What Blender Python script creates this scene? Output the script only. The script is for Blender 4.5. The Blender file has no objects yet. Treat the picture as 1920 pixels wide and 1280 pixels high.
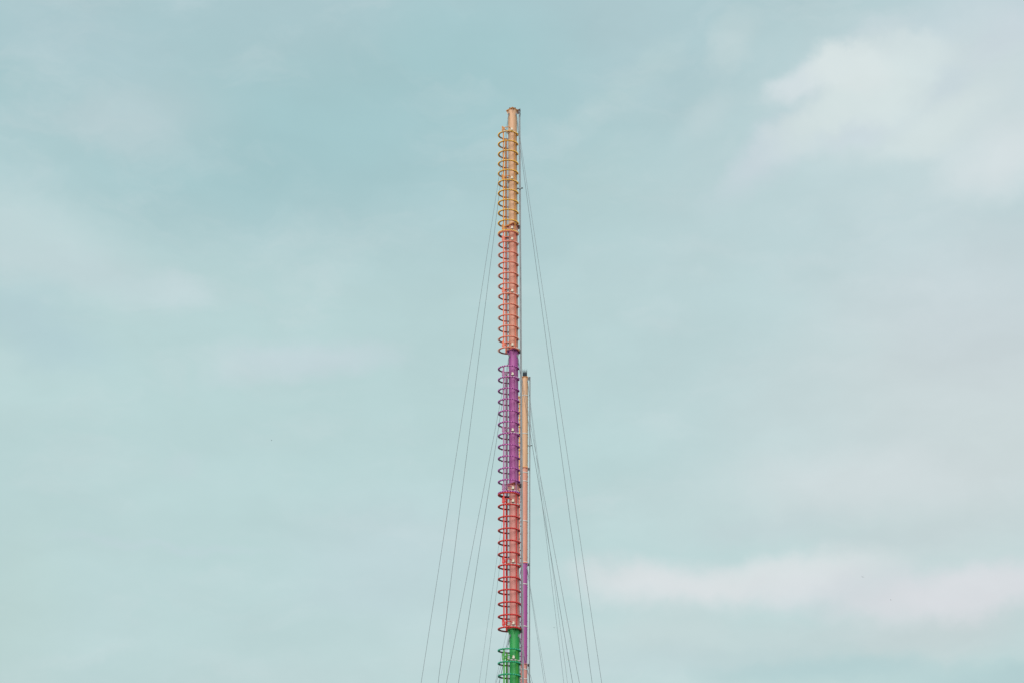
import bpy, math, random
from mathutils import Vector, Matrix
random.seed(4)
S = bpy.context.scene
COL = S.collection
R = math.radians

# ---------------------------------------------------------------- camera
cam = bpy.data.cameras.new('camera')
cam.sensor_width = 36.0
cam.lens = 57.22
cam.clip_start = 0.5
cam.clip_end = 9000
co = bpy.data.objects.new('camera', cam)
COL.objects.link(co)
co.location = (0, 0, 1.6)
co.rotation_euler = (R(90 + 25), 0, 0)
S.camera = co

# ---------------------------------------------------------------- sky and sun
SUN_EL, SUN_AZ = 38.0, 196.0            # degrees; azimuth clockwise from +Y: behind the viewer, over the left shoulder
W = bpy.data.worlds.new('World')
S.world = W
W.use_nodes = True
nt = W.node_tree
nt.nodes.clear()
N, L = nt.nodes, nt.links
STR = 0.1

def node(kind, **kw):
    n = N.new(kind)
    for k, v in kw.items():
        setattr(n, k, v)
    return n

def mixc(a, b, fac, col=None):
    m = node('ShaderNodeMix', data_type='RGBA')
    if isinstance(fac, (int, float)):
        m.inputs['Factor'].default_value = fac
    else:
        L.new(fac, m.inputs['Factor'])
    L.new(a, m.inputs['A'])
    if b is None:
        m.inputs['B'].default_value = (col[0], col[1], col[2], 1)
    else:
        L.new(b, m.inputs['B'])
    return m.outputs['Result']

tc = node('ShaderNodeTexCoord')
direction = tc.outputs['Generated']

def warp(vec, scale, amp, detail):
    nz = node('ShaderNodeTexNoise')
    nz.inputs['Scale'].default_value = scale
    nz.inputs['Detail'].default_value = detail
    nz.inputs['Roughness'].default_value = 0.55
    L.new(direction, nz.inputs['Vector'])
    s = node('ShaderNodeVectorMath', operation='SUBTRACT')
    L.new(nz.outputs['Color'], s.inputs[0])
    s.inputs[1].default_value = (.5, .5, .5)
    m = node('ShaderNodeVectorMath', operation='MULTIPLY_ADD')
    L.new(s.outputs[0], m.inputs[0])
    m.inputs[1].default_value = (amp, amp, amp * .62)
    L.new(vec, m.inputs[2])
    return m.outputs[0]

warped = warp(warp(warp(direction, 8.0, 0.034, 2), 24.0, 0.030, 5), 70.0, 0.014, 6)

# height above the horizon gives the base tint of the veil of thin cloud
sep = node('ShaderNodeSeparateXYZ')
L.new(warped, sep.inputs[0])
ramp = node('ShaderNodeValToRGB')
L.new(sep.outputs['Z'], ramp.inputs['Fac'])
stops = [(0.0, (.58, .68, .69)), (0.102, (.552, .6724, .6795)), (0.228, (.4969, .6584, .6584)), (0.283, (.4969, .6654, .6654)),
         (0.375, (.491, .6654, .6654)), (0.446, (.4735, .6445, .6514)), (0.487, (.4342, .6105, .6308)),
         (0.534, (.3916, .5776, .6038)), (0.6, (.402, .5711, .6038)), (0.8, (.36, .54, .58))]
el = ramp.color_ramp.elements
el[0].position, el[0].color = stops[0][0], (*stops[0][1], 1)
el[1].position, el[1].color = stops[-1][0], (*stops[-1][1], 1)
for p, c in stops[1:-1]:
    e = el.new(p)
    e.color = (*c, 1)
veil = ramp.outputs['Color']

# broad clouds over the whole sky
bn = node('ShaderNodeTexNoise')
bn.inputs['Scale'].default_value = 2.6
bn.inputs['Detail'].default_value = 6
bn.inputs['Roughness'].default_value = 0.5
bm_ = node('ShaderNodeMapping')
bm_.inputs['Scale'].default_value = (1, 1, 2.6)
L.new(warped, bm_.inputs['Vector'])
L.new(bm_.outputs[0], bn.inputs['Vector'])
br = node('ShaderNodeMapRange', interpolation_type='SMOOTHSTEP')
br.inputs['From Min'].default_value = 0.48
br.inputs['From Max'].default_value = 0.78
br.inputs['To Max'].default_value = 0.45
L.new(bn.outputs['Fac'], br.inputs['Value'])
veil = mixc(veil, None, br.outputs[0], (.66, .76, .77))

# single cloud banks and clear patches: direction, orientation, half sizes (radians), strength, tint, inner radius
BANKS = [
    ((-0.1458, 0.7899, 0.5957), (-0.9327, -0.0, 0.1826), (0.2949, 0.0360), 0.50, (0.4125, 0.5776, 0.6105), 0.00),
    ((0.2346, 0.8382, 0.4923), (-1.056, -0.0, -0.2729), (0.2457, 0.1835), 0.95, (0.521, 0.6584, 0.6795), 0.10),
    ((0.1107, 0.8952, 0.4318), (-1.1243, -0.0, -0.123), (0.1376, 0.1638), 0.55, (0.5089, 0.6584, 0.6724), 0.00),
    ((0.077, 0.8091, 0.5827), (-0.9488, -0.0, -0.0949), (0.0852, 0.0655), 0.80, (0.4233, 0.5841, 0.6172), 0.10),
    ((-0.129, 0.8418, 0.5242), (-1.0091, -0.178, 0.0411), (0.1704, 0.0655), 0.95, (0.3663, 0.5647, 0.5906), 0.10),
    ((-0.0258, 0.8222, 0.5686), (-0.9588, -0.1433, -0.0685), (0.1081, 0.0623), 0.75, (0.3663, 0.5711, 0.5972), 0.10),
    ((0.0554, 0.8609, 0.5057), (-0.9758, -0.446, -0.3483), (0.0623, 0.0623), 0.50, (0.4564, 0.6308, 0.6376), 0.00),
    ((0.2796, 0.8902, 0.3597), (-1.2029, -0.0, -0.3043), (0.1835, 0.1507), 0.85, (0.6105, 0.6795, 0.6867), 0.15),
    ((0.2799, 0.8592, 0.4284), (-1.1281, -0.0, -0.3149), (0.1048, 0.0852), 0.50, (0.5841, 0.6584, 0.6939), 0.10),
    ((0.174, 0.913, 0.3689), (-1.193, -0.0, -0.1883), (0.1376, 0.0754), 0.45, (0.5841, 0.6939, 0.7084), 0.00),
    ((0.1672, 0.93, 0.3273), (-1.2374, -0.0, -0.1779), (0.1835, 0.0393), 0.40, (0.5972, 0.6939, 0.7011), 0.10),
    ((0.2167, 0.9171, 0.3345), (-1.229, 0.0658, -0.2086), (0.1048, 0.0295), 0.60, (0.6514, 0.7157, 0.7305), 0.10),
    ((0.1544, 0.9367, 0.3143), (-1.2506, -0.0497, -0.1798), (0.0754, 0.0125), 0.45, (0.5583, 0.6654, 0.6867), 0.10),
    ((0.234, 0.9242, 0.3019), (-1.2642, -0.0, -0.248), (0.0917, 0.0164), 0.40, (0.552, 0.6445, 0.6584), 0.10),
    ((0.0931, 0.9623, 0.2556), (-1.3123, -0.0, -0.0965), (0.1081, 0.0262), 0.60, (0.5776, 0.6867, 0.6867), 0.10),
    ((0.2441, 0.9369, 0.2504), (-1.3177, -0.0, -0.2548), (0.1180, 0.0295), 0.70, (0.5711, 0.6445, 0.6514), 0.10),
    ((0.0744, 0.9551, 0.2866), (-1.2801, -0.0, -0.0777), (0.0655, 0.0216), 0.70, (0.7305, 0.7605, 0.7758), 0.05),
    ((0.1191, 0.9516, 0.2833), (-1.2836, -0.0, -0.1245), (0.1016, 0.0216), 0.80, (0.7305, 0.7605, 0.7758), 0.05),
    ((0.1757, 0.9415, 0.2875), (-1.279, -0.0334, -0.1945), (0.0852, 0.0190), 0.75, (0.7231, 0.7605, 0.7682), 0.15),
    ((0.2152, 0.9367, 0.2762), (-1.2903, 0.0671, -0.2065), (0.0983, 0.0197), 0.65, (0.6514, 0.6795, 0.7157), 0.10),
    ((0.2712, 0.9243, 0.2687), (-1.2988, -0.0, -0.2854), (0.1048, 0.0210), 0.85, (0.7084, 0.7231, 0.7529), 0.25),
    ((0.0929, 0.966, 0.2413), (-1.3271, -0.0, -0.0959), (0.1376, 0.0164), 0.50, (0.5089, 0.6445, 0.6584), 0.10),
    ((0.1893, 0.954, 0.2325), (-1.3361, 0.017, -0.1918), (0.1180, 0.0111), 0.70, (0.4452, 0.6172, 0.6308), 0.10),
    ((0.2887, 0.9319, 0.2194), (-1.3496, -0.0, -0.3004), (0.0983, 0.0147), 0.80, (0.4452, 0.6105, 0.624), 0.10),
    ((-0.2185, 0.8191, 0.5304), (-1.0092, -0.0887, 0.205), (0.0917, 0.0377), 0.70, (0.4397, 0.5906, 0.6172), 0.10),
    ((-0.2261, 0.8193, 0.5269), (-1.009, -0.1481, 0.1767), (0.0491, 0.0246), 0.75, (0.4735, 0.6172, 0.6445), 0.15),
    ((-0.2497, 0.7893, 0.5609), (-0.9708, 0.1155, 0.385), (0.0852, 0.0360), 0.50, (0.4342, 0.5841, 0.624), 0.10),
    ((-0.2881, 0.8411, 0.4578), (-1.0912, 0.124, 0.3943), (0.1081, 0.0377), 0.85, (0.5333, 0.6724, 0.6867), 0.20),
    ((-0.2504, 0.86, 0.4447), (-1.106, 0.125, 0.3458), (0.0819, 0.0216), 0.65, (0.5333, 0.6654, 0.6867), 0.10),
    ((-0.2005, 0.8746, 0.4415), (-1.1114, 0.0939, 0.2718), (0.0311, 0.0170), 0.80, (0.5457, 0.6795, 0.7011), 0.10),
    ((-0.2915, 0.8602, 0.4184), (-1.1354, 0.1267, 0.3854), (0.0623, 0.0328), 0.60, (0.4508, 0.6105, 0.6514), 0.10),
    ((-0.2624, 0.8779, 0.4006), (-1.1529, 0.1598, 0.361), (0.0426, 0.0197), 0.45, (0.4397, 0.6105, 0.6514), 0.10),
    ((-0.1203, 0.9041, 0.4101), (-1.1473, -0.0637, 0.1037), (0.0754, 0.0164), 0.80, (0.5583, 0.6724, 0.7084), 0.15),
    ((-0.1585, 0.9035, 0.3981), (-1.1557, -0.16, 0.1036), (0.0295, 0.0098), 0.45, (0.5457, 0.6654, 0.6939), 0.10),
    ((-0.24, 0.923, 0.3008), (-1.2652, 0.0166, 0.2596), (0.0524, 0.0039), 0.45, (0.5271, 0.6654, 0.6939), 0.10),
    ((-0.1945, 0.9341, 0.2994), (-1.2667, 0.0167, 0.2105), (0.0623, 0.0039), 0.45, (0.5271, 0.6654, 0.6939), 0.10),
    ((-0.0648, 0.9515, 0.3006), (-1.2644, -0.0832, 0.0417), (0.1081, 0.0623), 0.65, (0.5333, 0.6654, 0.6939), 0.10),
    ((-0.103, 0.9567, 0.2722), (-1.2942, -0.084, 0.0834), (0.0491, 0.0164), 0.30, (0.5333, 0.6654, 0.6939), 0.10),
    ((-0.1954, 0.9186, 0.3435), (-1.1712, -0.4888, 0.0138), (0.0197, 0.0098), 0.35, (0.5271, 0.6514, 0.6795), 0.10),
    ((-0.285, 0.9236, 0.2564), (-1.3115, -0.0, 0.2993), (0.0491, 0.0852), 0.40, (0.4851, 0.6308, 0.5972), 0.10),
    ((0.0646, 0.8297, 0.5545), (-0.915, -0.4292, -0.3876), (0.0557, 0.0131), 0.35, (0.4735, 0.6308, 0.6376), 0.10),
    ((0.0899, 0.8146, 0.573), (-0.831, -0.5548, -0.5582), (0.0197, 0.0131), 0.35, (0.4793, 0.6308, 0.6376), 0.10),
    ((0.1192, 0.8325, 0.541), (-0.905, -0.5034, -0.5043), (0.0328, 0.0197), 0.55, (0.5395, 0.6654, 0.6867), 0.10),
    ((0.1371, 0.8038, 0.5789), (-0.7834, -0.6145, -0.6937), (0.0295, 0.0190), 0.60, (0.5149, 0.6445, 0.6584), 0.20),
    ((0.1311, 0.8108, 0.5704), (-0.9566, -0.1431, -0.2605), (0.0197, 0.0147), 0.40, (0.521, 0.6514, 0.6654), 0.20),
    ((0.273, 0.786, 0.5548), (-0.9782, -0.1161, -0.4121), (0.1376, 0.0590), 0.80, (0.5583, 0.6584, 0.7011), 0.20),
    ((0.2599, 0.808, 0.5288), (-0.9979, -0.2215, -0.452), (0.1180, 0.0590), 0.80, (0.6172, 0.7157, 0.7305), 0.20),
    ((0.1575, 0.84, 0.5193), (-0.9139, -0.554, -0.5707), (0.0623, 0.0183), 0.75, (0.5972, 0.6795, 0.7305), 0.10),
    ((0.185, 0.8249, 0.5342), (-0.9304, -0.4645, -0.5428), (0.0557, 0.0170), 0.75, (0.624, 0.7231, 0.7231), 0.10),
    ((0.2151, 0.8128, 0.5413), (-0.9701, -0.2917, -0.4532), (0.0590, 0.0311), 0.95, (0.6724, 0.7682, 0.7682), 0.30),
    ((0.173, 0.8154, 0.5525), (-0.9784, -0.1453, -0.3062), (0.0256, 0.0144), 0.88, (0.6654, 0.7454, 0.7682), 0.25),
    ((0.2025, 0.8068, 0.555), (-0.9754, 0.145, -0.1484), (0.0344, 0.0203), 0.92, (0.6939, 0.7758, 0.7758), 0.50),
    ((0.2365, 0.7938, 0.5603), (-0.9599, 0.2161, -0.1406), (0.0410, 0.0170), 0.75, (0.6376, 0.7305, 0.7379), 0.30),
    ((0.2138, 0.7923, 0.5714), (-0.9554, -0.143, -0.364), (0.0295, 0.0092), 0.40, (0.5906, 0.6867, 0.7157), 0.10),
    ((0.2529, 0.8143, 0.5225), (-0.9868, -0.3251, -0.5092), (0.0623, 0.0157), 0.75, (0.6584, 0.7529, 0.7529), 0.20),
    ((0.2925, 0.8142, 0.5016), (-1.0322, -0.2109, -0.4694), (0.0623, 0.0328), 0.80, (0.6795, 0.7454, 0.7605), 0.10),
    ((0.2623, 0.7997, 0.54), (-0.9332, -0.4344, -0.6192), (0.0229, 0.0164), 0.45, (0.5647, 0.6654, 0.7157), 0.10),
    ((0.2036, 0.8269, 0.5242), (-1.0173, -0.0743, -0.2873), (0.0360, 0.0118), 0.65, (0.5776, 0.6724, 0.7231), 0.10),
    ((0.2103, 0.8397, 0.5006), (-1.0465, -0.0, -0.2454), (0.0754, 0.0164), 0.50, (0.491, 0.6376, 0.6584), 0.10),
    ((0.2896, 0.7767, 0.5593), (-0.9089, -0.4274, -0.6693), (0.0360, 0.0164), 0.35, (0.5972, 0.6654, 0.7231), 0.10),
]
for c, rot, size, amt, tint, inner in BANKS:
    mp = node('ShaderNodeMapping', vector_type='TEXTURE')
    mp.inputs['Location'].default_value = c
    mp.inputs['Rotation'].default_value = rot
    mp.inputs['Scale'].default_value = (size[0], size[1], 0.2)
    L.new(warped, mp.inputs['Vector'])
    ln = node('ShaderNodeVectorMath', operation='LENGTH')
    L.new(mp.outputs[0], ln.inputs[0])
    mr = node('ShaderNodeMapRange', interpolation_type='SMOOTHSTEP')
    mr.inputs['From Min'].default_value = 1.0
    mr.inputs['From Max'].default_value = inner
    mr.inputs['To Min'].default_value = 0.0
    mr.inputs['To Max'].default_value = amt
    L.new(ln.outputs['Value'], mr.inputs['Value'])
    veil = mixc(veil, None, mr.outputs[0], tint)

# thin wisps, drawn out sideways
wn = node('ShaderNodeTexNoise')
wn.inputs['Scale'].default_value = 11
wn.inputs['Detail'].default_value = 9
wn.inputs['Roughness'].default_value = 0.6
wn.inputs['Distortion'].default_value = 0.5
wm = node('ShaderNodeMapping')
wm.inputs['Scale'].default_value = (1, 1, 2.8)
wm.inputs['Rotation'].default_value = (0, R(-9), 0)
L.new(warped, wm.inputs['Vector'])
L.new(wm.outputs[0], wn.inputs['Vector'])
wr = node('ShaderNodeMapRange', interpolation_type='SMOOTHSTEP')
wr.inputs['From Min'].default_value = 0.47
wr.inputs['From Max'].default_value = 0.75
wr.inputs['To Max'].default_value = 0.20
L.new(wn.outputs['Fac'], wr.inputs['Value'])
veil = mixc(veil, None, wr.outputs[0], (.67, .745, .765))

# faint streaky texture
fn = node('ShaderNodeTexNoise')
fn.inputs['Scale'].default_value = 14
fn.inputs['Detail'].default_value = 6
fm = node('ShaderNodeMapping')
fm.inputs['Scale'].default_value = (1, 1, 2.2)
L.new(warped, fm.inputs['Vector'])
L.new(fm.outputs[0], fn.inputs['Vector'])
fr = node('ShaderNodeMapRange')
fr.inputs['From Min'].default_value = 0.3
fr.inputs['From Max'].default_value = 0.7
fr.inputs['To Min'].default_value = 0.972
fr.inputs['To Max'].default_value = 1.028
L.new(fn.outputs['Fac'], fr.inputs['Value'])
sc = node('ShaderNodeVectorMath', operation='SCALE')
L.new(veil, sc.inputs[0])
L.new(fr.outputs[0], sc.inputs['Scale'])
sc2 = node('ShaderNodeVectorMath', operation='SCALE')
L.new(sc.outputs[0], sc2.inputs[0])
sc2.inputs['Scale'].default_value = 1.018 / STR

sky = node('ShaderNodeTexSky', sky_type='NISHITA')
sky.sun_disc = False
sky.sun_elevation = R(SUN_EL)
sky.sun_rotation = R(SUN_AZ)
sky.air_density = 1.0
sky.dust_density = 2.0
out_c = mixc(sky.outputs[0], sc2.outputs[0], 0.965)
bg = node('ShaderNodeBackground')
bg.inputs['Strength'].default_value = STR
L.new(out_c, bg.inputs['Color'])
wo = node('ShaderNodeOutputWorld')
L.new(bg.outputs[0], wo.inputs['Surface'])

sun = bpy.data.lights.new('sun', 'SUN')
sun.energy = 3.2
sun.angle = R(60)
sun.color = (1.0, 0.955, 0.9)
so = bpy.data.objects.new('sun', sun)
COL.objects.link(so)
az, e_ = R(SUN_AZ), R(SUN_EL)
to_sun = Vector((math.sin(az) * math.cos(e_), math.cos(az) * math.cos(e_), math.sin(e_)))
so.rotation_euler = to_sun.to_track_quat('Z', 'Y').to_euler()
so.location = (0, 0, 80)

S.view_settings.view_transform = 'Standard'
S.view_settings.look = 'None'
S.view_settings.exposure = 0.0
S.view_settings.gamma = 1.0
S.view_settings.use_curve_mapping = False
S.render.engine = 'CYCLES'

# ---------------------------------------------------------------- materials
def paint(name, col, rough=0.5, wear=0.12, metal=0.0, streak=True, coat=0.0):
    m = bpy.data.materials.new(name)
    m.use_nodes = True
    t = m.node_tree
    b = t.nodes['Principled BSDF']
    c = t.nodes.new('ShaderNodeTexCoord')
    mp = t.nodes.new('ShaderNodeMapping')
    mp.inputs['Scale'].default_value = (9, 9, 0.7 if streak else 9)
    t.links.new(c.outputs['Object'], mp.inputs['Vector'])
    n = t.nodes.new('ShaderNodeTexNoise')
    n.inputs['Scale'].default_value = 1.6
    n.inputs['Detail'].default_value = 7
    n.inputs['Roughness'].default_value = 0.62
    t.links.new(mp.outputs[0], n.inputs['Vector'])
    r = t.nodes.new('ShaderNodeValToRGB')
    dark = tuple(max(0, v * (1 - wear * 1.6)) for v in col)
    lite = tuple(min(1, v * (1 + wear * .6) + .01 * wear) for v in col)
    r.color_ramp.elements[0].position = 0.3
    r.color_ramp.elements[0].color = (*dark, 1)
    r.color_ramp.elements[1].position = 0.7
    r.color_ramp.elements[1].color = (*lite, 1)
    t.links.new(n.outputs['Fac'], r.inputs['Fac'])
    t.links.new(r.outputs['Color'], b.inputs['Base Color'])
    b.inputs['Roughness'].default_value = rough
    b.inputs['Metallic'].default_value = metal
    return m

TAN = paint('tan paint', (.63, .35, .20), .55, .09)
SALMON = paint('salmon paint', (.64, .265, .185), .55, .09)
PURPLE = paint('purple paint', (.365, .066, .265), .5)
ROSE = paint('rose paint', (.62, .235, .205), .55, .09)
GREEN = paint('green paint', (.018, .30, .062), .5)
AMBER_S = paint('amber steel', (.68, .25, .035), .45)
ORANGE_S = paint('orange steel', (.80, .17, .09), .45)
MAUVE_S = paint('mauve steel', (.40, .135, .29), .45)
RED_S = paint('red steel', (.66, .025, .018), .45)
LIME_S = paint('lime steel', (.05, .34, .015), .45)
AMBER_B = paint('amber bulb cap', (.92, .50, .02), .3, .05, streak=False)
PALE_B = paint('pale bulb cap', (.75, .45, .36), .3, .05, streak=False)
PLUM_B = paint('plum bulb cap', (.27, .005, .23), .3, .05, streak=False)
CRIMSON_B = paint('crimson bulb cap', (.50, .015, .012), .3, .05, streak=False)
TEAL_B = paint('teal bulb cap', (.0, .30, .18), .3, .05, streak=False)
PINK_H = paint('pink hoop steel', (.66, .20, .45), .45)
AMBER_H = paint('amber hoop steel', (.76, .33, .015), .45)
DKGREEN_H = paint('dark green hoop steel', (.008, .32, .07), .45)
AMBER_F = paint('amber flange paint', (.52, .19, .035), .5)
RED_F = paint('oxide red flange paint', (.30, .045, .02), .5)
PLUM_F = paint('plum flange paint', (.20, .022, .13), .5)
ROSE_F = paint('dark red flange paint', (.34, .035, .02), .5)
GREEN_F = paint('deep green flange paint', (.012, .14, .03), .5)
GALV = paint('galvanised steel', (.27, .285, .30), .5, .15, .2)
WIRE = paint('steel wire', (.15, .17, .185), .5, .1, .3)
BLACK = paint('black rubber', (.012, .012, .016), .6, .1)
BROWN = paint('brown iron', (.045, .015, .01), .6, .1)
INNER = paint('inner shade brown', (.085, .02, .03), .6, .1)  # dark brown stands in for the shade inside the hoops
CREAM = paint('cream box paint', (.66, .60, .48), .5, .08)
BAND = paint('pale clamp steel', (.68, .64, .60), .45, .08)
GREYL = paint('grey violet ladder steel', (.20, .15, .19), .5, .15)

gm = bpy.data.materials.new('asphalt')
gm.use_nodes = True
gt = gm.node_tree
gn = gt.nodes.new('ShaderNodeTexNoise')
gn.inputs['Scale'].default_value = 900
gn.inputs['Detail'].default_value = 8
gr = gt.nodes.new('ShaderNodeValToRGB')
gr.color_ramp.elements[0].color = (.10, .10, .09, 1)
gr.color_ramp.elements[1].color = (.19, .18, .165, 1)
gt.links.new(gn.outputs['Fac'], gr.inputs['Fac'])
gt.links.new(gr.outputs['Color'], gt.nodes['Principled BSDF'].inputs['Base Color'])
gt.nodes['Principled BSDF'].inputs['Roughness'].default_value = .95

# ---------------------------------------------------------------- mesh helpers
class MB:
    def __init__(self):
        self.v, self.f = [], []

    def add(self, vs, fs):
        o = len(self.v)
        self.v += [tuple(p) for p in vs]
        self.f += [tuple(i + o for i in f) for f in fs]
        return self

    def box(self, c, s, rot=None):
        vs = []
        for dx in (-.5, .5):
            for dy in (-.5, .5):
                for dz in (-.5, .5):
                    p = Vector((dx * s[0], dy * s[1], dz * s[2]))
                    if rot is not None:
                        p = rot @ p
                    vs.append(p + Vector(c))
        return self.add(vs, [(0, 1, 3, 2), (4, 6, 7, 5), (0, 4, 5, 1), (2, 3, 7, 6), (0, 2, 6, 4), (1, 5, 7, 3)])

    def tube(self, pts, r, seg=8, closed=False, flat=None):
        pts = [Vector(p) for p in pts]
        n = len(pts)
        vs, fs = [], []
        for i, p in enumerate(pts):
            a = pts[(i - 1) % n] if (i > 0 or closed) else p
            b = pts[(i + 1) % n] if (i < n - 1 or closed) else p
            t = (b - a).normalized()
            ref = Vector((0, 0, 1)) if abs(t.z) < .9 else Vector((1, 0, 0))
            u = t.cross(ref).normalized()
            w = u.cross(t)
            for k in range(seg):
                q = 2 * math.pi * (k + .5) / seg
                ru, rw = (r, r) if flat is None else (r * flat[0], r * flat[1])
                vs.append(p + u * math.cos(q) * ru + w * math.sin(q) * rw)
        m = n if closed else n - 1
        for i in range(m):
            for k in range(seg):
                a, b = i * seg + k, i * seg + (k + 1) % seg
                c, d = ((i + 1) % n) * seg + (k + 1) % seg, ((i + 1) % n) * seg + k
                fs.append((a, b, c, d))
        if not closed:
            fs.append(tuple(reversed(range(seg))))
            fs.append(tuple(range((n - 1) * seg, n * seg)))
        return self.add(vs, fs)

    def lathe(self, prof, seg=28, cap=True):
        vs, fs = [], []
        for r, z in prof:
            for k in range(seg):
                q = 2 * math.pi * k / seg
                vs.append((r * math.cos(q), r * math.sin(q), z))
        for i in range(len(prof) - 1):
            for k in range(seg):
                fs.append((i * seg + k, i * seg + (k + 1) % seg, (i + 1) * seg + (k + 1) % seg, (i + 1) * seg + k))
        if cap:
            fs.append(tuple(reversed(range(seg))))
            fs.append(tuple(range((len(prof) - 1) * seg, len(prof) * seg)))
        return self.add(vs, fs)

    def ball(self, c, r, sq=1.0):
        c = Vector(c)
        vs = [c + Vector((0, 0, -r * sq))]
        for z, rr in ((-.5, .87), (.5, .87)):
            for k in range(6):
                q = math.pi / 3 * (k + (.5 if z > 0 else 0))
                vs.append(c + Vector((math.cos(q) * r * rr, math.sin(q) * r * rr, z * r * sq)))
        vs.append(c + Vector((0, 0, r * sq)))
        fs = []
        for k in range(6):
            a, b = 1 + k, 1 + (k + 1) % 6
            d, e = 7 + k, 7 + (k + 1) % 6
            fs += [(0, b, a), (a, b, d), (b, e, d), (d, e, 13)]
        return self.add(vs, fs)

    def mesh(self, name, mat, smooth=False):
        me = bpy.data.meshes.new(name)
        me.from_pydata(self.v, [], self.f)
        me.validate()
        me.materials.append(mat)
        if smooth:
            me.shade_smooth()
            try:
                me.set_sharp_from_angle(angle=R(40))
            except Exception:
                pass
        return me


def put(name, me, parent=None, loc=(0, 0, 0), rot=(0, 0, 0), kind=None, label=None):
    o = bpy.data.objects.new(name, me)
    COL.objects.link(o)
    o.parent = parent
    o.location = loc
    o.rotation_euler = rot
    if kind:
        o['kind'] = kind
    if label:
        o['label'] = label
    return o

# ---------------------------------------------------------------- ground
g = MB().add([(-4000, -4000, 0), (4000, -4000, 0), (4000, 4000, 0), (-4000, 4000, 0)], [(0, 1, 2, 3)]).mesh('ground', gm)
go = put('ground', g, kind='structure')

# ---------------------------------------------------------------- towers
TOP = 42.36
SEC = 6.0
MR = .2                                   # mast radius
HC, HR = (-.205, -.10), (.41, .34)        # hoop centre and half sizes in the cage's own frame

A0, A1, SIDE = 11, -292, 1                # the hoop runs from the mast's right side round one face and the left to the other face

def hoop_point(deg, grow=0.0, z=0.0):
    a = R(deg)
    return Vector((HC[0] + (HR[0] + grow) * math.cos(a), SIDE * (HC[1] + (HR[1] + grow) * math.sin(a)), z))

def hoop_mesh(mat, r):
    pts = [hoop_point(A0 + (A1 - A0) * i / 40) for i in range(41)]
    return MB().tube(pts, r, 6, flat=(.8, 1.25)).mesh('hoop', mat, True)

def bulb_mesh(mat, n, r, out, sq):
    m = MB()
    for i in range(n):
        a = A0 + (A1 - A0) * (i + .5) / n
        m.ball(hoop_point(a, out), r, sq)
    return m.mesh('bulbs', mat, True)

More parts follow.
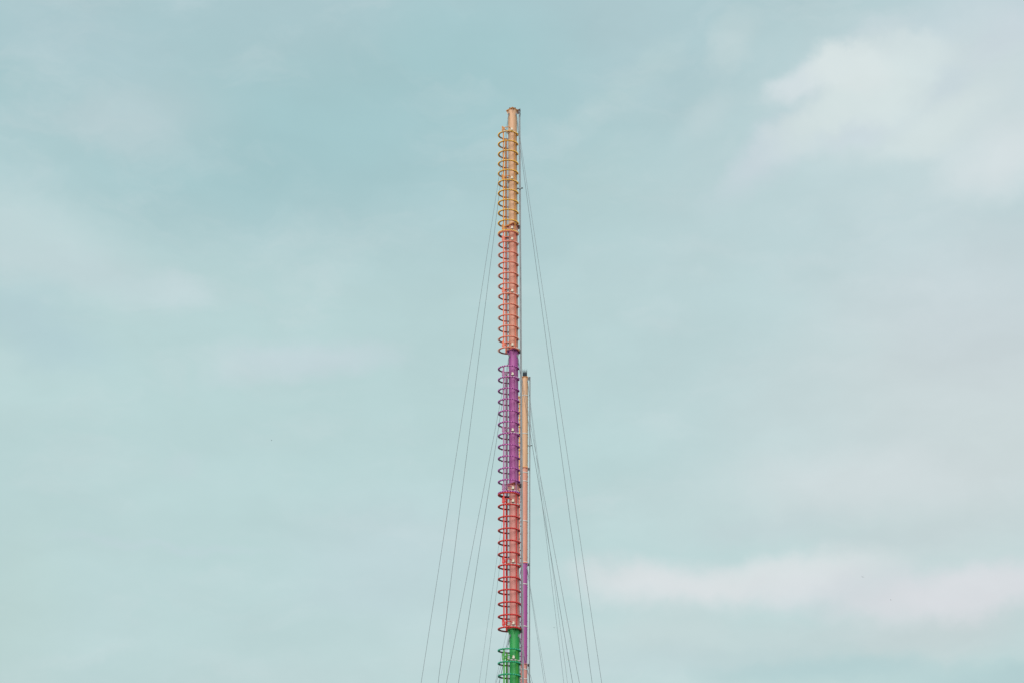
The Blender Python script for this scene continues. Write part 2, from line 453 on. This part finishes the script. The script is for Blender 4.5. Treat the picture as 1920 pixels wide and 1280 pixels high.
PAL = [  # mast, strap, hoop, bulb, flange, hoop thickness, (bulb count, bulb radius, outward, squash), distance of first hoop below the section top, hoop count
    ('tan', TAN, AMBER_S, AMBER_H, AMBER_B, AMBER_F, .018, (24, .033, .030, 1.0), 1.38, 11),
    ('salmon', SALMON, ORANGE_S, ORANGE_S, PALE_B, RED_F, .027, (34, .018, .042, .9), .48, 12),
    ('purple', PURPLE, MAUVE_S, PINK_H, PLUM_B, PLUM_F, .022, (21, .036, .018, 1.1), .88, 12),
    ('rose red', ROSE, RED_S, RED_S, CRIMSON_B, ROSE_F, .028, (24, .034, .020, 1.0), .48, 12),
    ('green', GREEN, LIME_S, DKGREEN_H, TEAL_B, GREEN_F, .024, (21, .036, .020, 1.1), .88, 12),
]
def cage_meshes():
    MESH = []
    for (nm, mm, sm, hm, bm2, fm2, ht, bl, first, cnt) in PAL:
        d = {}
        d['mast'] = MB().lathe([(MR, -SEC + .03), (MR, -.03)], 36).mesh('mast_section', mm, True)
        rot45 = Matrix.Rotation(R(45), 3, 'Z')
        fl = MB()
        fl.box((0, 0, -.024), (.415, .415, .05), rot45)
        d['flange'] = fl.mesh('flange', fm2)
        d['low_flange'] = MB().box((0, 0, .024), (.40, .40, .042), rot45).mesh('flange', sm)
        gs = MB()
        w = .012
        gs.add([(MR - .004, -w, -.047), (.268, -w, -.047), (MR - .004, -w, -.27), (MR - .004, w, -.047), (.268, w, -.047), (MR - .004, w, -.27)],
               [(0, 1, 2), (5, 4, 3), (0, 3, 4, 1), (1, 4, 5, 2), (2, 5, 3, 0)])
        d['gusset'] = gs.mesh('gusset', mm)
        d['hoop'] = hoop_mesh(hm, ht)
        d['inner'] = MB().tube([hoop_point(A0 + (A1 - A0) * i / 40, -.006 - ht) for i in range(41)], .01, 6, flat=(.8, 1.8)).mesh('inner_shade_strip', INNER, True)  # added dark strip: shade painted on the hoop's inner face, darkens far arcs
        d['bulbs'] = bulb_mesh(bm2, *bl)
        span_top = -first + .02
        span_bot = -(first + (cnt - 1) * .505)
        stp = {}
        for key, ang, wd in (('a', -122, .030), ('b', -40.5, .024), ('c', -254.5, .034), ('d', -183, .0)):
            if not wd:
                continue
            p = hoop_point(ang, -.022)
            tang = (hoop_point(ang + 1) - hoop_point(ang - 1)).normalized()
            rm = Matrix(((tang.x, -tang.y, 0), (tang.y, tang.x, 0), (0, 0, 1)))
            stp[key] = MB().box((p.x, p.y, (span_top + span_bot) / 2), (wd * 2, .016, span_top - span_bot), rm).mesh('cage_strap', sm)
        d['straps'] = stp
        lr = MB()
        ld = []
        for yy in (.02, .20):
            ld.append(MB().box((-.252, SIDE * yy, (span_top + span_bot) / 2 - .05), (.034, .03, span_top - span_bot - .1)).mesh('ladder_rail', GREYL))
        d['rails'] = ld
        d['rung'] = MB().tube([(-.252, SIDE * .036, 0), (-.252, SIDE * .184, 0)], .012, 6).mesh('ladder_rung', GREYL)
        # bracket cluster that ties the cage to the mast
        gp = MB()
        c4 = [Vector((-.47, SIDE * -.30, -.04)), Vector((-.37, SIDE * -.37, -.04)), Vector((-.37, SIDE * -.37, .07)), Vector((-.47, SIDE * -.30, .19))]
        for i, j in ((0, 1), (1, 2), (2, 3), (3, 0), (0, 2), (1, 3)):
            gp.tube([c4[i], c4[j]], .017, 6)
        d['bracket'] = gp.mesh('bracket_plate', sm)
        d['brace'] = MB().tube([(-.44, SIDE * -.33, .05), (-.30, SIDE * -.385, .10), (-.16, SIDE * -.37, .11), (-.04, SIDE * -.25, .06)], .018, 6).mesh('brace_rod', sm, True)
        d['brace2'] = MB().tube([(-.36, SIDE * -.385, .0), (-.24, SIDE * -.22, -.03), (-.15, SIDE * -.15, -.03)], .016, 6).mesh('brace_rod', sm, True)
        MESH.append(d)
    return MESH

box_big = MB().box((-.045, -.262, .055), (.095, .085, .095)).box((-.045, -.262, .115), (.05, .05, .025)).mesh('junction_box', CREAM)
box_small = MB().box((-.245, -.14, .0), (.075, .07, .10)).box((-.245, -.14, -.07), (.03, .03, .04)).mesh('junction_box', CREAM)
cb = MB()
for zz in (0,):
    ring = [(math.cos(R(a)) * .212, math.sin(R(a)) * .212, zz) for a in range(0, 360, 12)]
    cb.tube(ring, .02, 6, True, flat=(.5, 1.15))
clamp = cb.mesh('clamp_band', BAND, True)
ear = MB().box((.235, -.03, 0), (.05, .03, .04)).tube([(.24, -.07, 0), (.24, .03, 0)], .012, 6).mesh('clamp_bolt', BLACK)
plate_lug = MB().box((MR + .035, 0, 0), (.07, .016, .11)).tube([(MR + .055, -.03, -.02), (MR + .055, .03, -.02)], .018, 8).mesh('guy_lug', GALV)
guide = MB().box((.262, .0, -.05), (.075, .09, .15)).mesh('cable_guide', BLACK)
guide_top = MB().box((.255, .0, -.07), (.06, .09, .19)).box((.30, 0, .01), (.07, .07, .05)).mesh('cable_guide', BROWN)


def make_tower(x, y, lean, MESH, label, full_top, bar_drop):
    root = bpy.data.objects.new('ride_tower', None)
    COL.objects.link(root)
    root.empty_display_size = .5
    root.location = (x, y, 0)
    root.rotation_euler = (0, R(lean), 0)
    root['label'] = label
    root['category'] = 'ride tower'
    root['group'] = 'pair of guyed ride towers'
    C = 0
    put('base_plate', MB().box((0, 0, .12), (1.4, 1.4, .24)).lathe([(.36, .24), (.36, .32), (.22, .36)], 24).mesh('base_plate', GALV), root)
    for s in range(7):
        z0 = TOP - s * SEC
        k = [0, 1, 2, 3, 4, 1, 2][s]
        nm, mm, sm, hm, bm2, fm2, ht, bl, first, cnt = PAL[k]
        d = MESH[k]
        sec = put('mast_section', d['mast'], root, (0, 0, z0), label='round %s section of the mast' % nm)
        ft = (0, 0, 0 if full_top else R(45))
        put('flange', d['flange'], sec, rot=ft)
        if s < 6:
            put('flange', d['low_flange'], sec, (0, 0, -SEC), ft)
        for q in range(4):
            put('gusset', d['gusset'], sec, rot=(0, 0, R(90 * q) + ft[2]))
        if s % 2 == 0:
            for q in range(4):
                put('guy_lug', plate_lug, sec, (0, 0, -.30), (0, 0, R(45 + 90 * q)))
        if s > 4:
            continue
        if s:
            put('cable_guide', guide, root, (0, 0, z0))
        for key, me in d['straps'].items():
            put('cage_strap', me, root, (0, 0, z0), (0, 0, C))
        for me in d['rails']:
            rl = put('ladder_rail', me, root, (0, 0, z0), (0, 0, C))
        for i in range(int((cnt - 1) * .505 / .36)):
            zz = z0 - first - .2 - i * .36
            put('ladder_rung', d['rung'], root, (0, 0, zz), (0, 0, C))
        for i in range(cnt):
            zz = z0 - first - i * .505
            jz = random.uniform(-.008, .008)
            rt = (R(random.uniform(-.8, .8)), R(random.uniform(-.8, .8)), C + R(random.uniform(-.6, .6)))
            h = put('hoop', d['hoop'], root, (0, 0, zz + jz), rt)
            put('bulbs', d['bulbs'], h, kind='stuff')
            put('inner_shade_strip', d['inner'], h)
            idx = i + (2 if s == 0 else 1)
            if idx in (2, 7, 12):
                zb = zz + .15
                put('bracket_plate', d['bracket'], root, (0, 0, zb), (0, 0, C))
                put('brace_rod', d['brace'], root, (0, 0, zb), (0, 0, C))
                put('brace_rod', d['brace2'], root, (0, 0, zb), (0, 0, C))
                bz = put('clamp_band', clamp, root, (0, 0, zb - .03), (R(random.uniform(-2, 2)), R(random.uniform(2, 5)), 0))
                if full_top:
                    put('clamp_bolt', ear, bz)
                    put('junction_box', box_big, root, (0, 0, zb))
                    put('junction_box', box_small, root, (0, 0, zb))
    # head of the mast
    put('cable_guide', guide_top, root, (0, 0, TOP))
    if full_top:
        for dx in (-.115, .115):
            sh = MB().tube([(dx - .035, -.10, TOP + .03), (dx + .035, -.10, TOP + .03)], .05, 12).box((dx, -.10, TOP + .0), (.09, .05, .03)).mesh('sheave', BLACK)
            put('sheave', sh, root)
        chain = MB()
        for i in range(5):
            chain.box((.345 + (.006 if i % 2 else -.004), -.03, TOP + .04 - i * .085), (.036, .03, .05))
        put('cable_chain', chain.mesh('cable_chain', BLACK), root, kind='stuff')
    else:
        for i in range(5):
            dx = -.12 + i * .06
            hh = .43 + (.05 if i % 2 == 0 else -.02)
            pr = MB().box((dx, -.02, TOP + hh / 2), (.04, .06, hh)).tube([(dx, -.02, TOP + hh), (dx + (i - 2) * .008, -.02, TOP + hh + .12)], .006, 5)
            put('rope_prong', pr.mesh('rope_prong', paint_dark), root)
        put('prong_block', MB().box((0, -.02, TOP + .155), (.275, .16, .31)).mesh('prong_block', paint_dark), root)
    # two lift cables that run down beside the mast
    zb = .3
    for dx, r in ((.300, .024), (.339, .020)):
        pts = [(dx, -.0, TOP + .06)]
        for i in range(1, 29):
            zz = TOP + .06 - (TOP - zb) * i / 28
            pts.append((dx + .004 * math.sin(i * 1.3 + dx * 90), .0, zz))
        put('lift_cable', MB().tube(pts, r, 8).mesh('lift_cable', GALV, True), root)
    bar = MB().tube([(.17, -.05, TOP - bar_drop - .012), (.265, -.05, TOP - bar_drop)], .026, 8)
    bar.tube([(.355, -.05, TOP - bar_drop + .005), (.45, -.05, TOP - bar_drop + .02)], .026, 8)
    bar.tube([(.265, -.05, TOP - bar_drop), (.355, -.05, TOP - bar_drop + .005)], .012, 8)
    put('limit_switch', bar.mesh('limit_switch', BLACK, True), root)
    put('cable_clip', MB().box((.321, -.045, TOP - bar_drop + .002), (.07, .05, .05)).mesh('cable_clip', GALV), root)
    return root

paint_dark = paint('charcoal rope head', (.012, .018, .028), .8)
T1 = (.155, 62.6, -.18)
T2 = (.53, 92.7, .36)
make_tower(*T1, cage_meshes(), 'taller near tower banded tan, salmon, purple, red and green, ringed by bulb hoops', True, 4.12)
A0, A1, SIDE = -18, -262, -1               # on the far tower the cage sits on the other face
make_tower(*T2, cage_meshes(), 'shorter looking far tower on the right, pale bands round it, black prongs on top', False, 4.55)

# ---------------------------------------------------------------- guy cables
def guy(tower, z, sx, sy, ax, ay, label):
    x, y, lean = tower
    a = Vector((x + z * math.sin(R(lean)) + sx * .175, y + sy * .175, z - .02))
    b = Vector((x + sx * ax, y + sy * ay, 0))
    m = MB()
    pts = []
    for i in range(25):
        t = i / 24
        p = a.lerp(b, t)
        p.z -= .10 * 4 * t * (1 - t)
        pts.append(p - a)
    m.tube(pts, .0078, 6)
    d = (b - a).normalized()
    m.tube([d * .05, d * .32], .013, 6)                    # turnbuckle
    o = put('guy_cable', m.mesh('guy_cable', WIRE, True), None, a)
    o['label'] = label
    o['category'] = 'cable'
    o['group'] = 'guy cables of the towers'

Z0, Z2, Z4 = TOP - .26, TOP - .26 - 2 * SEC, TOP - .26 - 4 * SEC
N1, N2 = 'near', 'far'
guy(T1, Z0, -1, -1, 5.1, 8, "cable from the near tower's tip, outermost of all on the left")
guy(T1, Z0, -1, 1, 5.3, 8, "cable from the near tower's tip, second from the left edge of the fan")
guy(T1, Z0, 1, 1, 5.4, 8, "cable from the near tower's tip, second from the right edge of the fan")
guy(T1, Z0, 1, -1, 4.7, 8, "cable from the near tower's tip, outermost of all on the right")
guy(T1, Z2, -1, -1, 4.9, 8, "cable from the top of the near tower's purple section, outer one on the left")
guy(T1, Z2, -1, 1, 5.1, 8, "cable from the top of the near tower's purple section, inner one on the left")
guy(T1, Z2, 1, 1, 5.3, 8, "cable from the top of the near tower's purple section, inner one on the right")
guy(T1, Z2, 1, -1, 4.6, 8, "cable from the top of the near tower's purple section, outer one on the right")
guy(T1, Z4, -1, -1, 4.9, 8, "cable from the top of the near tower's green section, outer one on the left")
guy(T1, Z4, -1, 1, 5.1, 8, "cable from the top of the near tower's green section, inner one on the left")
guy(T1, Z4, 1, 1, 5.3, 8, "cable from the top of the near tower's green section, inner one on the right")
guy(T1, Z4, 1, -1, 4.6, 8, "cable from the top of the near tower's green section, outer one on the right")
guy(T2, Z0, -1, -1, 5.1, 8, "cable from the far tower's pronged tip, outer one on the left")
guy(T2, Z0, -1, 1, 5.1, 8, "cable from the far tower's pronged tip, inner one on the left")
guy(T2, Z0, 1, 1, 5.4, 8, "cable from the far tower's pronged tip, inner one on the right")
guy(T2, Z0, 1, -1, 4.9, 8, "cable from the far tower's pronged tip, outer one on the right")
guy(T2, Z2, -1, -1, 6.2, 8, "cable from the top of the far tower's purple section, outer one on the left")
guy(T2, Z2, -1, 1, 6.1, 8, "cable from the top of the far tower's purple section, inner one on the left")
guy(T2, Z2, 1, 1, 5.1, 8, "cable from the top of the far tower's purple section, inner one on the right")
guy(T2, Z2, 1, -1, 4.6, 8, "cable from the top of the far tower's purple section, outer one on the right")

# ---------------------------------------------------------------- distant birds
def bird(loc, yaw, span, flap, label):
    m = MB()
    prof = [(0.0, -.42), (.05, -.34), (.075, -.2), (.09, 0), (.07, .18), (.05, .26), (.045, .32), (0.01, .42)]
    seg = 8
    vs, fs = [], []
    for r, yy in prof:
        for k in range(seg):
            q = 2 * math.pi * k / seg
            vs.append((max(r, .004) * math.cos(q), yy, max(r, .004) * math.sin(q) * .85))
    for i in range(len(prof) - 1):
        for k in range(seg):
            fs.append((i * seg + k, i * seg + (k + 1) % seg, (i + 1) * seg + (k + 1) % seg, (i + 1) * seg + k))
    m.add(vs, fs)
    m.add([(-.05, -.36, .0), (.05, -.36, 0), (.11, -.58, .0), (0, -.54, 0), (-.11, -.58, 0), (0, -.4, .02)], [(0, 1, 2, 3, 4), (0, 4, 3, 5), (1, 5, 3, 2)])
    body = m.mesh('bird', feather, True)
    root = put('bird', body, None, loc, (R(8), 0, yaw))
    root.scale = (span, span, span)
    for s in (-1, 1):
        f = flap
        w = MB()
        w.add([(s * .06, .14, .03), (s * .06, -.14, .02), (s * .5, .2, .03 + f * .45), (s * .5, -.06, .03 + f * .45),
               (s * 1.0, .02, .03 + f * .7), (s * .95, -.06, .03 + f * .68),
               (s * .06, .12, .05), (s * .5, .16, .05 + f * .45)],
              [(0, 1, 3, 2), (2, 3, 5, 4), (6, 7, 3, 1), (0, 2, 7, 6), (2, 4, 7)])
        put('wing', w.mesh('wing', feather), root)
    root['label'] = label
    root['category'] = 'bird'
    root['group'] = 'tiny birds far away in the sky'

feather = paint('dark feathers', (.05, .05, .055), .8, .1, streak=False)
bird((35.48, 159.18, 49.59), 0.3, 0.19, 0.5, 'upper of the two bird specks at the bright cloud band, lower right')
bird((38.09, 159.27, 47.24), 1.2, 0.15, 0.3, 'lower of the two bird specks at the bright cloud band, lower right')
bird((3.82, 144.82, 40.51), -0.6, 0.13, 0.6, 'bird speck between the towers and the right hand guy cables')
bird((-23.35, 147.24, 59.69), 2.0, 0.13, 0.2, 'lone bird speck in clear sky left of the towers')
